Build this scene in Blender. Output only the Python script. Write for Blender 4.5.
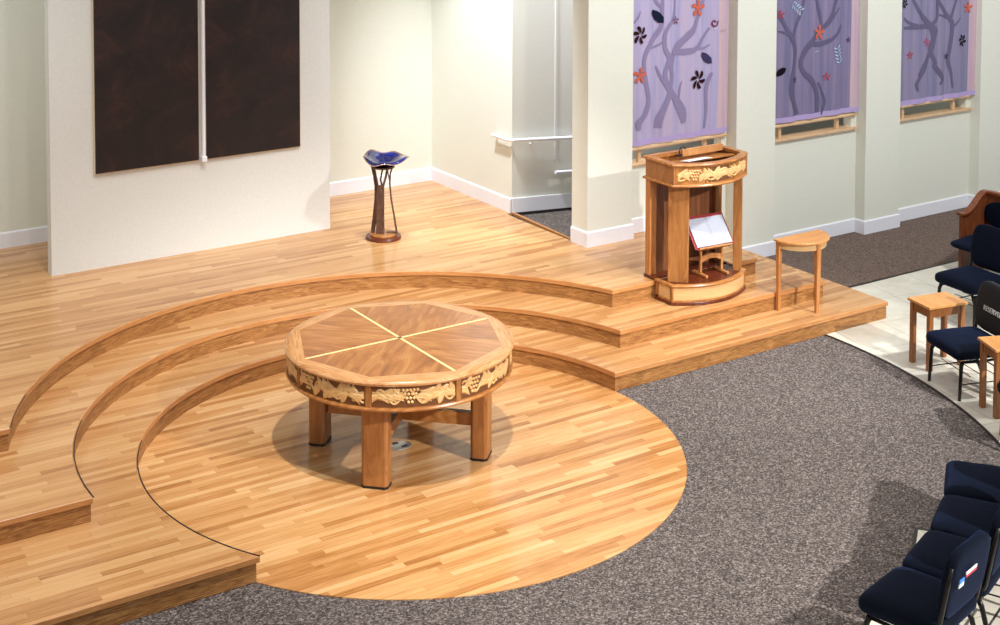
import bpy, math, random
from math import sin, cos, pi, radians, sqrt, atan2, hypot
from mathutils import Vector, Matrix
for o in list(bpy.data.objects): bpy.data.objects.remove(o, do_unlink=True)
SC = bpy.context.scene; COL = SC.collection
random.seed(7)

# ------------------------------------------------------------------ camera, world, lights, exposure
cd = bpy.data.cameras.new('camera'); cam = bpy.data.objects.new('camera', cd); COL.objects.link(cam)
cd.sensor_width = 36.0; cd.lens = 1498.9*36/1000; cd.shift_x = 0.0029; cd.shift_y = -(312.5+110.9)/1000
cd.clip_end = 200
cam.location = (-5.910, -10.146, 5.228)
cam.matrix_world = (Matrix.Translation(cam.location) @ Matrix.Rotation(-0.58335, 4, 'Z')
                    @ Matrix.Rotation(pi/2-0.0579, 4, 'X') @ Matrix.Rotation(0.0028, 4, 'Z'))
SC.camera = cam
vs = SC.view_settings; vs.view_transform = 'Standard'; vs.look = 'None'; vs.gamma = 1.0; vs.use_curve_mapping = False
vs.exposure = 0.13
wd = bpy.data.worlds.new('world'); SC.world = wd; wd.use_nodes = True
bg = wd.node_tree.nodes['Background']; bg.inputs[0].default_value = (0.97, 0.985, 1.0, 1); bg.inputs[1].default_value = 0.53
def aim(o, tgt): o.rotation_euler = (Vector(tgt)-o.location).to_track_quat('-Z', 'Y').to_euler()
def lamp(name, kind, loc, tgt, power, color=(1, .975, .945), size=.3, spot=None, blend=.5):
    d = bpy.data.lights.new(name, kind); o = bpy.data.objects.new(name, d); COL.objects.link(o)
    o.location = loc; aim(o, tgt); d.energy = power; d.color = color
    if kind == 'AREA': d.shape = 'DISK'; d.size = size
    if kind == 'SPOT': d.spot_size = radians(spot or 60); d.spot_blend = blend; d.shadow_soft_size = size
    return o
lamp('stage_downlight', 'SPOT', (-1.6, -4.0, 12), (0, .2, 0), 4000, size=.12, spot=44)
lamp('stage_spot_left', 'SPOT', (-2.2, -1.0, 10.5), (0, .6, .4), 430, size=.15, spot=70)
lamp('stage_spot_right', 'SPOT', (2.6, -1.8, 9.0), (1.2, 1.5, .4), 380, size=.15, spot=70)
lamp('nave_spot', 'SPOT', (4.7, -13.6, 8.3), (2.6, -2.6, 0), 9000, size=.12, spot=34, blend=.6)
lamp('screen_wash', 'SPOT', (-1.0, -3.5, 7.6), (-.6, 5.0, 2.0), 230, color=(.97, .98, 1), size=.2, spot=66)
lamp('alcove_light', 'SPOT', (1.9, 3.3, 6.2), (3.57, 4.35, 1.4), 1700, color=(.86, .93, 1), size=.2, spot=52, blend=.9)
lamp('corridor_light', 'POINT', (5.2, 3.2, 3.6), (5.2, 3.2, 0), 34, color=(.9, .93, 1), size=.2)
lamp('back_wall_fill', 'SPOT', (-4.6, 2.0, 6.5), (-2.6, 5.69, 1.8), 520, color=(.92, .98, 1), size=.2, spot=60, blend=.9)  # added fill without a fixture, put in to brighten the back wall
lamp('window_wall_wash', 'SPOT', (6.0, -3.5, 7.8), (6.6, 2.4, 1.2), 1700, color=(.92, .97, 1), size=.25, spot=80)

# ------------------------------------------------------------------ materials
def lin(c):
    r = []
    for v in c:
        v /= 255.0; r.append(v/12.92 if v <= .04045 else ((v+.055)/1.055)**2.4)
    return tuple(r)+(1.0,)
class N:
    def __init__(s, name):
        s.m = bpy.data.materials.new(name); s.m.use_nodes = True; s.t = s.m.node_tree; s.b = s.t.nodes['Principled BSDF']
    def n(s, typ, **k):
        q = s.t.nodes.new(typ)
        for a, v in k.items(): setattr(q, a, v)
        return q
    def l(s, a, b): s.t.links.new(a, b)
    def math(s, op, a, b=None, c=None):
        q = s.n('ShaderNodeMath', operation=op)
        for i, v in enumerate((a, b, c)):
            if v is None: continue
            if isinstance(v, (int, float)): q.inputs[i].default_value = v
            else: s.l(v, q.inputs[i])
        return q.outputs[0]
    def ramp(s, fac, stops, interp='LINEAR'):
        q = s.n('ShaderNodeValToRGB'); q.color_ramp.interpolation = interp
        e = q.color_ramp.elements
        while len(e) < len(stops): e.new(.5)
        for i, (p, c) in enumerate(stops): e[i].position = p; e[i].color = lin(c) if len(c) == 3 else c
        s.l(fac, q.inputs[0]); return q.outputs[0]
    def coord(s, kind='Object', scale=(1, 1, 1), rot=(0, 0, 0), loc=(0, 0, 0)):
        t = s.n('ShaderNodeTexCoord'); mp = s.n('ShaderNodeMapping')
        mp.inputs['Scale'].default_value = scale; mp.inputs['Rotation'].default_value = rot; mp.inputs['Location'].default_value = loc
        s.l(t.outputs[kind], mp.inputs[0]); return mp.outputs[0]
    def noise(s, vec, scale=5, detail=4, rough=.5, dist=0):
        q = s.n('ShaderNodeTexNoise'); q.inputs['Scale'].default_value = scale; q.inputs['Detail'].default_value = detail
        q.inputs['Roughness'].default_value = rough; q.inputs['Distortion'].default_value = dist
        s.l(vec, q.inputs['Vector']); return q.outputs[0]
    def mix(s, fac, a, b, mode='MIX'):
        q = s.n('ShaderNodeMix', data_type='RGBA', blend_type=mode)
        for i, v in ((0, fac), (6, a), (7, b)):
            if isinstance(v, (int, float)): q.inputs[i].default_value = v
            elif isinstance(v, tuple): q.inputs[i].default_value = lin(v) if len(v) == 3 else v
            else: s.l(v, q.inputs[i])
        return q.outputs[2]
    def bump(s, h, strength=.3, dist=.01):
        q = s.n('ShaderNodeBump'); q.inputs['Strength'].default_value = strength; q.inputs['Distance'].default_value = dist
        s.l(h, q.inputs['Height']); s.l(q.outputs[0], s.b.inputs['Normal'])
    def fin(s, col=None, rough=.5, metal=0, spec=.5, coat=0, sheen=0):
        if col is not None:
            if isinstance(col, tuple): s.b.inputs['Base Color'].default_value = lin(col) if len(col) == 3 else col
            else: s.l(col, s.b.inputs['Base Color'])
        if isinstance(rough, (int, float)): s.b.inputs['Roughness'].default_value = rough
        else: s.l(rough, s.b.inputs['Roughness'])
        s.b.inputs['Metallic'].default_value = metal; s.b.inputs['Specular IOR Level'].default_value = spec
        s.b.inputs['Coat Weight'].default_value = coat; s.b.inputs['Sheen Weight'].default_value = sheen
        return s.m

def planks(name, stops, rough=.2, length=.95, width=.057):
    g = N(name); t = g.n('ShaderNodeTexCoord'); sp = g.n('ShaderNodeSeparateXYZ'); g.l(t.outputs['Object'], sp.inputs[0])
    X, Y = sp.outputs[0], sp.outputs[1]
    yr = g.math('DIVIDE', Y, width); row = g.math('FLOOR', yr); fy = g.math('FRACT', yr)
    wn = g.n('ShaderNodeTexWhiteNoise', noise_dimensions='1D'); g.l(row, wn.inputs['W'])
    u = g.math('MULTIPLY_ADD', wn.outputs[0], 9.7, g.math('DIVIDE', X, length)); colm = g.math('FLOOR', u); fu = g.math('FRACT', u)
    cb = g.n('ShaderNodeCombineXYZ'); g.l(row, cb.inputs[0]); g.l(colm, cb.inputs[1])
    w2 = g.n('ShaderNodeTexWhiteNoise', noise_dimensions='2D'); g.l(cb.outputs[0], w2.inputs['Vector'])
    cg = g.n('ShaderNodeCombineXYZ'); g.l(g.math('MULTIPLY', X, 1.6), cg.inputs[0]); g.l(g.math('MULTIPLY', Y, 34), cg.inputs[1])
    g.l(g.math('MULTIPLY', w2.outputs[0], 37), cg.inputs[2])
    gr = g.noise(cg.outputs[0], 2.2, 5, .6, .6)
    cc = g.n('ShaderNodeCombineXYZ'); g.l(g.math('MULTIPLY', X, 1.1), cc.inputs[0]); g.l(g.math('MULTIPLY', Y, 5), cc.inputs[1])
    big = g.noise(cc.outputs[0], 1.1, 2, .5)
    f = g.math('ADD', g.math('MULTIPLY', w2.outputs[0], .42), g.math('MULTIPLY', gr, .55))
    f = g.math('ADD', f, g.math('MULTIPLY', big, .22)); f = g.math('SUBTRACT', f, .13)
    c = g.ramp(f, stops)
    seam = g.math('MAXIMUM', g.math('LESS_THAN', fy, .035), g.math('LESS_THAN', fu, .003))
    c = g.mix(g.math('MULTIPLY', seam, .45), c, (96, 58, 28))
    g.bump(g.math('MULTIPLY', seam, -1.0), .15, .002)
    return g.fin(c, rough, spec=.5)
def grain(name, stops, rough=.4, kind='Object', sc=(1, 1, 1), dens=6, coat=0, wave=True):
    g = N(name); v = g.coord(kind, sc)
    n1 = g.noise(v, dens, 5, .62, 1.6)
    if wave:
        w = g.n('ShaderNodeTexWave', wave_type='BANDS', bands_direction='Y'); w.inputs['Scale'].default_value = dens*.9
        w.inputs['Distortion'].default_value = 7; w.inputs['Detail'].default_value = 3; w.inputs['Detail Scale'].default_value = .7
        g.l(v, w.inputs[0]); f = g.math('ADD', g.math('MULTIPLY', n1, .82), g.math('MULTIPLY', w.outputs[1], .18))
    else: f = n1
    return g.fin(g.ramp(f, stops), rough, coat=coat)
M = {}
M['deck'] = planks('oak_strip_deck', [(.10, (132, 80, 42)), (.33, (182, 130, 80)), (.60, (201, 153, 101)), (.92, (216, 178, 130))])
M['disc'] = planks('oak_strip_circle', [(.12, (134, 80, 38)), (.33, (186, 129, 74)), (.58, (212, 162, 106)), (.92, (232, 196, 148))], .2, .85)
M['riser'] = grain('oak_riser', [(.32, (114, 70, 34)), (.46, (152, 102, 54)), (.6, (176, 124, 70)), (.72, (202, 154, 98))], .42, 'UV', (1.5, 9, 1), 3.2)
M['nosing'] = grain('oak_nosing', [(.25, (166, 106, 54)), (.7, (204, 146, 90))], .35, 'UV', (1, 14, 1), 3, wave=False)
M['oak'] = grain('honey_oak', [(.25, (160, 98, 48)), (.5, (190, 126, 70)), (.8, (212, 154, 94))], .38, 'Object', (6, 6, .9), 3)
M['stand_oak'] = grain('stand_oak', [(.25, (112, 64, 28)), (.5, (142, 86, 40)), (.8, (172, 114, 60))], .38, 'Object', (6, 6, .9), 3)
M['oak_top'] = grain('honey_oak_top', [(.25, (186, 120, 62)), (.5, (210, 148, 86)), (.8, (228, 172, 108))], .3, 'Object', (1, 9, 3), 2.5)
M['cherry'] = grain('cherry_wood', [(.25, (126, 74, 34)), (.5, (160, 104, 54)), (.78, (188, 132, 76))], .34, 'Object', (6, 6, 1), 2.0, wave=False)
M['cherry_h'] = grain('cherry_wood_long', [(.2, (136, 80, 34)), (.5, (172, 112, 56)), (.8, (200, 142, 82))], .3, 'Object', (2, 2, 8), 2.4)
M['darkcherry'] = grain('dark_cherry', [(.2, (62, 24, 12)), (.6, (102, 44, 24)), (.85, (126, 60, 34))], .3, 'Object', (6, 6, 1), 2.5)
M['walnut'] = grain('walnut_boards', [(.2, (92, 50, 28)), (.5, (126, 76, 46)), (.8, (156, 104, 68))], .4, 'Object', (14, 14, .8), 2.2)
M['maple'] = grain('maple', [(.2, (200, 156, 102)), (.6, (216, 176, 122)), (.9, (226, 190, 140))], .36, 'Object', (1, 1, 9), 2, wave=False)
M['ring'] = grain('ring_wood', [(.3, (170, 112, 64)), (.5, (200, 146, 94)), (.7, (218, 170, 120))], .27, 'Object', (16, 1.5, 4), 2.2, wave=False)
M['pale'] = grain('pale_ring_wood', [(.2, (172, 114, 66)), (.6, (200, 146, 94)), (.9, (216, 168, 118))], .27, 'Object', (2, 2, 1), 3, wave=False)
M['veneer'] = grain('table_veneer', [(.25, (122, 66, 24)), (.5, (166, 102, 44)), (.75, (198, 138, 76))], .24, 'UV', (1.0, 5, 1), 1.6, coat=.3, wave=False)
M['inlay'] = N('pale_inlay').fin((246, 214, 150), .3)
M['carve_bg'] = N('carved_ground').fin((112, 68, 34), .6)
M['carve'] = grain('carved_relief', [(.2, (206, 154, 92)), (.7, (236, 196, 136))], .4, 'Object', (4, 4, 4), 3, wave=False)
M['blond'] = grain('blond_rail', [(.2, (206, 164, 122)), (.7, (230, 194, 154))], .4, 'Object', (2, 9, 9), 2, wave=False)
def plaster(name, c1, c2, b=.25):
    g = N(name); v = g.coord('Object'); n = g.noise(v, 90, 3, .7); g.bump(n, b, .003)
    return g.fin(g.mix(g.noise(v, 40, 3, .7), c1, c2), .85, spec=.2)
M['wall'] = plaster('cream_plaster', (224, 224, 210), (235, 235, 223))
M['screenwall'] = plaster('white_stucco', (206, 205, 199), (226, 225, 219), .4)
M['white'] = N('white_paint').fin((240, 240, 246), .4)
def carpet(name, stops):
    g = N(name); v = g.coord('Object'); vo = g.n('ShaderNodeTexVoronoi'); vo.inputs['Scale'].default_value = 80; g.l(v, vo.inputs[0])
    sp = g.n('ShaderNodeSeparateColor'); g.l(vo.outputs['Color'], sp.inputs[0])
    f = g.math('ADD', g.math('MULTIPLY', g.noise(v, 130, 3, .8), .75), g.math('MULTIPLY', sp.outputs[0], .3))
    g.bump(f, .7, .008); return g.fin(g.ramp(f, stops), .95, spec=.1, sheen=.15)
M['carpet'] = carpet('speckled_carpet', [(.38, (36, 29, 27)), (.5, (78, 67, 62)), (.62, (110, 98, 92)), (.78, (176, 164, 158))])
M['carpet_b'] = carpet('brown_carpet', [(.34, (56, 40, 34)), (.5, (98, 78, 66)), (.66, (126, 104, 90)), (.8, (156, 134, 120))])
g = N('cream_tile'); v = g.coord('Object', rot=(0, 0, .2)); br = g.n('ShaderNodeTexBrick', offset=0.0)
br.inputs['Scale'].default_value = 1; br.inputs['Brick Width'].default_value = .6; br.inputs['Row Height'].default_value = .6; br.inputs['Mortar Size'].default_value = .004
g.l(v, br.inputs[0]); n = g.noise(v, 3, 5, .6, 1)
c = g.ramp(n, [(.3, (206, 198, 180)), (.7, (228, 222, 206))]); c = g.mix(br.outputs['Fac'], c, (180, 172, 156)); M['tile'] = g.fin(c, .22)
M['trim_metal_and_shade'] = N('dark_edge_strip').fin((38, 32, 30), .5)
g = N('bronze_sheet'); v = g.coord('Object'); n = g.noise(v, 2.6, 7, .68, .8); n2 = g.noise(v, 60, 2, .6); g.bump(n2, .3, .004)
M['bronze'] = g.fin(g.ramp(n, [(.3, (16, 8, 8)), (.52, (32, 18, 16)), (.75, (64, 34, 26))]), .55, spec=.4)
M['panel_edge'] = N('panel_edge_wood').fin((212, 194, 168), .5)
g = N('navy_fabric'); v = g.coord('Object'); n = g.noise(v, 160, 3, .7); g.bump(n, .3, .003)
M['navy'] = g.fin(g.mix(n, (1, 3, 10), (3, 9, 24)), .8, spec=.12, sheen=.10); g.b.inputs['Sheen Tint'].default_value = (.1, .25, .8, 1)
M['black'] = N('black_metal').fin((18, 15, 15), .32, metal=.4)
M['cover'] = N('black_cover').fin((9, 11, 15), .8)
M['lettering'] = N('white_lettering').fin((206, 206, 200), .6)
M['iron'] = grain('patinated_iron', [(.2, (44, 28, 20)), (.55, (92, 60, 44)), (.8, (150, 108, 82))], .5, 'Object', (6, 6, 1.2), 9, wave=False)
M['pew'] = grain('pew_walnut', [(.2, (84, 40, 20)), (.5, (122, 64, 34)), (.8, (150, 88, 50))], .3, 'Object', (5, 5, 1), 3)
g = N('cobalt_glass'); v = g.coord('Object'); n = g.noise(v, 7, 4, .6, 1.5)
c = g.ramp(n, [(.3, (3, 4, 36)), (.58, (8, 14, 96)), (.70, (24, 40, 150)), (.85, (170, 180, 220))]); M['glass'] = g.fin(c, .08, coat=1)
g.b.inputs['Transmission Weight'].default_value = .15
M['glass_rim'] = N('amber_rim').fin((190, 150, 120), .15, coat=1)
M['paper'] = N('paper').fin((222, 222, 228), .7)
g = N('printed_page'); t = g.n('ShaderNodeTexCoord'); w = g.n('ShaderNodeTexWave', wave_type='BANDS', bands_direction='Y'); w.inputs['Scale'].default_value = 14
g.l(t.outputs['UV'], w.inputs[0]); n = g.noise(t.outputs['UV'], 60, 2); f = g.math('MULTIPLY', g.math('GREATER_THAN', w.outputs[1], .55), g.math('GREATER_THAN', n, .42))
M['page'] = g.fin(g.mix(g.math('MULTIPLY', f, .45), (194, 196, 208), (96, 100, 128)), .7)
M['red'] = N('red_cover').fin((150, 34, 36), .5)
M['blue'] = N('blue_leaflet').fin((60, 130, 220), .5)
M['pinkred'] = N('red_leaflet').fin((196, 40, 66), .5)
M['steel'] = N('steel').fin((190, 190, 188), .3, metal=.8)
M['dark'] = N('dark_plastic').fin((20, 20, 22), .5)
def cloth(name, a, b, c2):
    g = N(name); v = g.coord('Object', (9, 1, .35)); n = g.noise(v, 1.3, 4, .6, .3); f = g.noise(g.coord('Object', (60, 1, 60)), 6, 2)
    c = g.ramp(n, [(.3, a), (.5, b), (.72, c2)]); return g.fin(g.mix(.12, c, f, 'OVERLAY'), .8, spec=.15)
M['cloth1'] = cloth('lavender_cloth_pale', (158, 154, 192), (180, 168, 200), (194, 174, 194))
M['cloth2'] = cloth('violet_grey_cloth', (108, 106, 138), (128, 120, 152), (148, 132, 160))
M['cloth3'] = cloth('blue_grey_cloth', (120, 120, 152), (138, 132, 162), (156, 140, 166))
M['hem'] = N('lilac_hem').fin((178, 158, 206), .8)
M['border'] = cloth('pink_border', (176, 150, 170), (196, 168, 182), (206, 178, 176))
def print_m(name, c): return N(name).fin(c, .85, spec=.1)
M['tree1'] = print_m('tree_print_pale', (142, 130, 164)); M['tree2'] = print_m('tree_print_dark', (100, 93, 122)); M['tree3'] = print_m('tree_print_plum', (106, 98, 126))
MOT = {'navy': (22, 30, 52), 'brown': (48, 20, 26), 'coral': (206, 104, 84), 'plum': (124, 48, 78), 'white': (236, 230, 240), 'grey': (90, 100, 110),
       'slate': (62, 56, 92), 'pale': (176, 196, 224), 'black': (20, 16, 24), 'red': (188, 64, 84), 'pink': (196, 96, 130)}
MOTM = {k: print_m('motif_'+k, c) for k, c in MOT.items()}

# ------------------------------------------------------------------ mesh helpers
class MB:
    def __init__(s): s.v = []; s.f = []; s.mi = []; s.uv = []; s.cur = 0
    def add(s, vs_, fs, uvs=None):
        b = len(s.v); s.v += [tuple(p) for p in vs_]
        for i, f in enumerate(fs):
            s.f.append(tuple(b+j for j in f)); s.mi.append(s.cur)
            s.uv.append([uvs[j] for j in f] if uvs else None)
        return s
    def box(s, x0, x1, y0, y1, z0, z1, T=None):
        p = [Vector((x, y, z)) for z in (z0, z1) for y in (y0, y1) for x in (x0, x1)]
        if T: p = [T @ q for q in p]
        return s.add(p, [(0, 2, 3, 1), (4, 5, 7, 6), (0, 1, 5, 4), (2, 6, 7, 3), (0, 4, 6, 2), (1, 3, 7, 5)])
    def prism(s, poly, z0, z1, T=None):
        n = len(poly); p = [Vector((x, y, z0)) for x, y in poly]+[Vector((x, y, z1)) for x, y in poly]
        if T: p = [T @ q for q in p]
        ar = sum(poly[i][0]*poly[(i+1) % n][1]-poly[(i+1) % n][0]*poly[i][1] for i in range(n))
        fs = [tuple(range(n-1, -1, -1)), tuple(range(n, 2*n))]+[(i, (i+1) % n, n+(i+1) % n, n+i) for i in range(n)]
        if ar < 0: fs = [f[::-1] for f in fs]
        return s.add(p, fs)
    def tube(s, pts, rad, n=8, flat=1.0):
        pts = [Vector(p) for p in pts]; rs = rad if isinstance(rad, (list, tuple)) else [rad]*len(pts)
        vs_ = []; up = None
        for i, p in enumerate(pts):
            d = (pts[min(i+1, len(pts)-1)]-pts[max(i-1, 0)]).normalized()
            if up is None:
                up = Vector((0, 0, 1)) if abs(d.z) < .9 else Vector((1, 0, 0))
            a = (up-d*up.dot(d)).normalized(); b = d.cross(a); up = a
            for k in range(n):
                t = 2*pi*k/n; vs_.append(p+(a*cos(t)+b*sin(t)*flat)*rs[i])
        fs = [(i*n+k, i*n+(k+1) % n, (i+1)*n+(k+1) % n, (i+1)*n+k) for i in range(len(pts)-1) for k in range(n)]
        m = len(pts)-1; fs += [tuple(range(n-1, -1, -1)), tuple(m*n+k for k in range(n))]
        return s.add(vs_, fs)
    def lathe(s, prof, n=32, c=(0, 0, 0), fn=None):
        vs_ = []
        for r, z in prof:
            for k in range(n):
                t = 2*pi*k/n; rr, zz = (r, z) if fn is None else fn(r, z, t)
                vs_.append((c[0]+rr*cos(t), c[1]+rr*sin(t), c[2]+zz))
        m = len(prof)
        fs = [(i*n+k, i*n+(k+1) % n, (i+1)*n+(k+1) % n, (i+1)*n+k) for i in range(m-1) for k in range(n)]
        fs += [tuple(range(n-1, -1, -1)), tuple((m-1)*n+k for k in range(n))]
        return s.add(vs_, fs)
    def sweep(s, path, prof, closed=False, uvoff=0, zf=None):
        """path: 2-D points; prof: (outward offset to the RIGHT of travel, z)."""
        n = len(path); offs = []
        for i in range(n):
            a = path[(i-1) % n] if (closed or i > 0) else None; b = path[i]; c_ = path[(i+1) % n] if (closed or i < n-1) else None
            ns = []
            for p, q in ((a, b), (b, c_)):
                if p is None or q is None: continue
                dx, dy = q[0]-p[0], q[1]-p[1]; L = hypot(dx, dy)
                if L > 1e-9: ns.append((dy/L, -dx/L))
            if len(ns) == 2:
                mx, my = ns[0][0]+ns[1][0], ns[0][1]+ns[1][1]; q = mx*mx+my*my
                offs.append((2*mx/q, 2*my/q))
            else: offs.append(ns[0])
        L = [uvoff]
        for i in range(1, n+1): L.append(L[-1]+hypot(path[i % n][0]-path[i-1][0], path[i % n][1]-path[i-1][1]))
        m = len(prof); vs_ = []; uvs = []
        for i in range(n+(1 if closed else 0)):
            j = i % n
            for o_, z in prof:
                vs_.append((path[j][0]+offs[j][0]*o_, path[j][1]+offs[j][1]*o_, z)); uvs.append((L[i], z+o_))
        cnt = n if closed else n-1
        fs = [(i*m+k, i*m+k+1, (i+1)*m+k+1, (i+1)*m+k) for i in range(cnt) for k in range(m-1)]
        return s.add(vs_, fs, uvs)
    def cushion(s, w, d, h, c=(0, 0, 0), T=None, e=5.0, crown=.0, nx=12, ny=12, nz=4):
        """rounded pad: superellipsoid box"""
        vs_ = []; fs = []
        nu, nv = 32, 14
        def sg(x, p): return math.copysign(abs(x)**p, x)
        for i in range(nv+1):
            ph = -pi/2+pi*i/nv
            for k in range(nu):
                th = 2*pi*k/nu
                x = sg(cos(ph), .45)*sg(cos(th), 2/e); y = sg(cos(ph), .45)*sg(sin(th), 2/e); z = sg(sin(ph), .6)
                zz = z*h/2
                if z > 0: zz += crown*(1-x*x)*(1-y*y)
                q = Vector((x*w/2, y*d/2, zz)); q = (T @ q if T else q)+Vector(c); vs_.append(q)
        fs = [(i*nu+k, i*nu+(k+1) % nu, (i+1)*nu+(k+1) % nu, (i+1)*nu+k) for i in range(nv) for k in range(nu)]
        return s.add(vs_, fs)
    def build(s, name, mats, parent=None, loc=None, smooth=False, bevel=0, kind=None, label=None, cat=None, group=None):
        me = bpy.data.meshes.new(name); me.from_pydata(s.v, [], s.f)
        mats = mats if isinstance(mats, (list, tuple)) else [mats]
        for m in mats: me.materials.append(m)
        me.polygons.foreach_set('material_index', s.mi)
        if any(u is not None for u in s.uv):
            ul = me.uv_layers.new(name='UVMap'); k = 0
            for f, u in zip(s.f, s.uv):
                for j in range(len(f)):
                    ul.data[k].uv = u[j] if u else (0, 0); k += 1
        if smooth: me.polygons.foreach_set('use_smooth', [True]*len(me.polygons))
        me.validate(); me.update()
        if smooth == 'auto':
            me.set_sharp_from_angle(angle=radians(38))
        o = bpy.data.objects.new(name, me); COL.objects.link(o)
        if parent: o.parent = parent
        if loc is not None: o.location = loc
        if bevel:
            b = o.modifiers.new('bevel', 'BEVEL'); b.width = bevel; b.segments = 2; b.limit_method = 'ANGLE'; b.angle_limit = radians(40)
        tag(o, label, cat, group, kind); return o
def tag(o, label=None, cat=None, group=None, kind=None):
    for k, v_ in (('label', label), ('category', cat), ('group', group), ('kind', kind)):
        if v_: o[k] = v_
def thing(name, label, cat, loc=(0, 0, 0), rz=0, group=None, kind=None):
    o = bpy.data.objects.new(name, None); COL.objects.link(o); o.location = loc; o.rotation_euler = (0, 0, rz)
    o.empty_display_size = .1; tag(o, label, cat, group, kind); return o
def copy_tree(o, parent=None):
    c_ = o.copy(); COL.objects.link(c_); c_.parent = parent
    for ch in list(o.children): copy_tree(ch, c_)
    return c_
def box_obj(name, mat, b, **k): return MB().box(*b).build(name, mat, **k)

# ------------------------------------------------------------------ floors
H = .175
R1, R2, R3, RD = 2.155, 2.620, 3.079, 2.172
XE = -7.0
def arc(R, a0, a1, n=72): return [(R*cos(radians(a0+(a1-a0)*i/n)), R*sin(radians(a0+(a1-a0)*i/n))) for i in range(n+1)]
box_obj('floor_carpet', M['carpet'], (-9, 15, -12, 5.9, -.12, -.004), kind='structure')
# brown carpet beside the window wall
MB().prism([(5.0, 1.045), (15, 1.045), (15, 2.6), (5.0, 2.6)], -.006, .0).build('floor_side_carpet', M['carpet_b'], kind='structure')
tile_poly = arc(4.79, 13, -51.3, 60)+arc(3.89, -51.3, -110, 40)+[(-1.33, -12), (15, -12), (15, 1.04), (4.667, 1.04)]
MB().prism(tile_poly, -.008, .0).build('floor_tile', M['tile'], kind='structure')
edge = arc(4.79, 13, -51.3, 60)+arc(3.89, -51.3, -110, 40)
MB().sweep(edge, [(-.004, .0), (-.004, .003), (.022, .003), (.022, 0)]).build('trim_1', M['trim_metal_and_shade'], kind='structure')
MB().sweep([(4.66, 1.043), (15, 1.043)], [(-.012, .0), (-.012, .003), (.012, .003), (.012, 0)]).build('trim_2', M['trim_metal_and_shade'], kind='structure')
MB().prism(arc(RD, 0, 360, 144)[:-1], -.01, .002).build('floor_wood_circle', M['disc'], kind='structure')

def level(k, R, yl, yr, xr, deck_tail):
    """one stage level: front left edge at y=yl, round cut of radius R, front right edge at y=yr up to x=xr"""
    zt = H*k
    al = 180-math.degrees(math.asin(yl/R)); ar = math.degrees(math.asin(yr/R))
    path = [(XE, yl)]+arc(R, al, ar, 96)+[(xr, yr), (xr, deck_tail[0][1])]
    # deck (inset 6 mm), then tail closes the outline behind
    def off(path, d):
        mb = MB().sweep(path, [(-d, 0)] + [(-d, 1)]); return [(mb.v[2*i][0], mb.v[2*i][1]) for i in range(len(path))]
    ins = off(path, .008)
    poly = ins+deck_tail
    MB().prism(poly, zt-.04, zt).build('floor_stage_level_%s' % ('one', 'two', 'three')[k-1], M['deck'], kind='structure')
    MB().sweep(path, [(-.012, zt-.001), (-.006, zt), (-.001, zt-.005), (0, zt-.042), (-.014, zt-.042)]).build('trim_nosing', M['nosing'], kind='structure')
    MB().sweep(path, [(-.012, zt-.042), (-.012, zt-H+.0)]).build('trim_riser', M['riser'], kind='structure')
def seam(k, R, a0, a1):
    MB().sweep(arc(R-.002, a0, a1, 40), [(-.009, H*k+.0006), (-.001, H*k+.0006), (.0005, H*k-.004)]).build('trim_edge_seam', M['trim_metal_and_shade'], kind='structure')
seam(1, R1, 150, 211.2); seam(2, R2, 150, 180.8); seam(3, R3, 148, 160)
level(1, R1, -1.118, .146, 5.655, [(5.655, 2.53), (3.5, 2.53), (3.5, 3.3), (XE, 3.3)])
level(2, R2, -.036, .585, 5.205, [(5.205, 2.53), (3.5, 2.53), (3.5, 3.3), (XE, 3.3)])
level(3, R3, 1.048, 1.113, 4.76, [(4.76, 2.53), (3.50, 2.53), (3.50, 3.9), (3.575, 3.9), (3.575, 5.69), (XE, 5.69)])

# ------------------------------------------------------------------ walls
HT = 7.2
box_obj('wall_back', M['wall'], (XE-.2, 3.575, 5.69, 5.9, 0, HT), kind='structure')
box_obj('wall_left', M['wall'], (XE-.2, XE, -1, 5.69, 0, HT), kind='structure')
box_obj('wall_corridor', M['wall'], (3.575, 15, 3.902, 5.9, -.1, HT), kind='structure')
box_obj('wall_screen', M['screenwall'], (-1.538, 1.538, 4.47, 4.59, 3*H, 6.4), kind='structure')
YW, YR = 2.362, 2.52
OP = [(4.1, 5.6), (6.2, 7.7), (8.3, 9.8), (10.4, 11.9)]; ZS, ZH = 1.285, 4.3
w = MB(); w.box(3.52, 15, YR, YR+.12, 0, ZS); w.box(3.52, 15, YR, YR+.12, ZH, HT)
xs = [3.52]+[x for a, b in OP for x in (a+.03, b-.09)]+[15]
for i in range(0, len(xs), 2): w.box(xs[i], xs[i+1], YR, YR+.12, ZS, ZH)
w.build('wall_right', M['wall'], kind='structure')
PX = [(3.5, 4.1), (5.6, 6.2), (7.7, 8.3), (9.8, 10.4), (11.9, 12.5)]
for i, (a, b) in enumerate(PX):
    box_obj('wall_pilaster', M['wall'], (a, b, YW, YR if i else YR+.12, 0, HT), kind='structure')
box_obj('ceiling_corridor_shade', M['wall'], (3.5, 15, YR+.12, 3.902, ZH+.1, ZH+.2), kind='structure')  # unseen slab added to keep the corridor darker
# corridor ramp (falls to the right)
r = MB(); p = [(3.50, 2.6, .50), (14, 2.6, -.2), (14, 3.902, -.2), (3.50, 3.902, .50)]
r.add([Vector(q) for q in p]+[Vector((q[0], q[1], q[2]-.1)) for q in p], [(0, 1, 2, 3), (7, 6, 5, 4), (0, 4, 5, 1), (1, 5, 6, 2), (2, 6, 7, 3), (3, 7, 4, 0)])
r.build('floor_corridor', M['carpet'], kind='structure')
MB().prism([(3.52, 2.65), (3.55, 2.65), (3.605, 3.9), (3.575, 3.9)], .505, .531).build('trim_3', M['nosing'], kind='structure')

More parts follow.
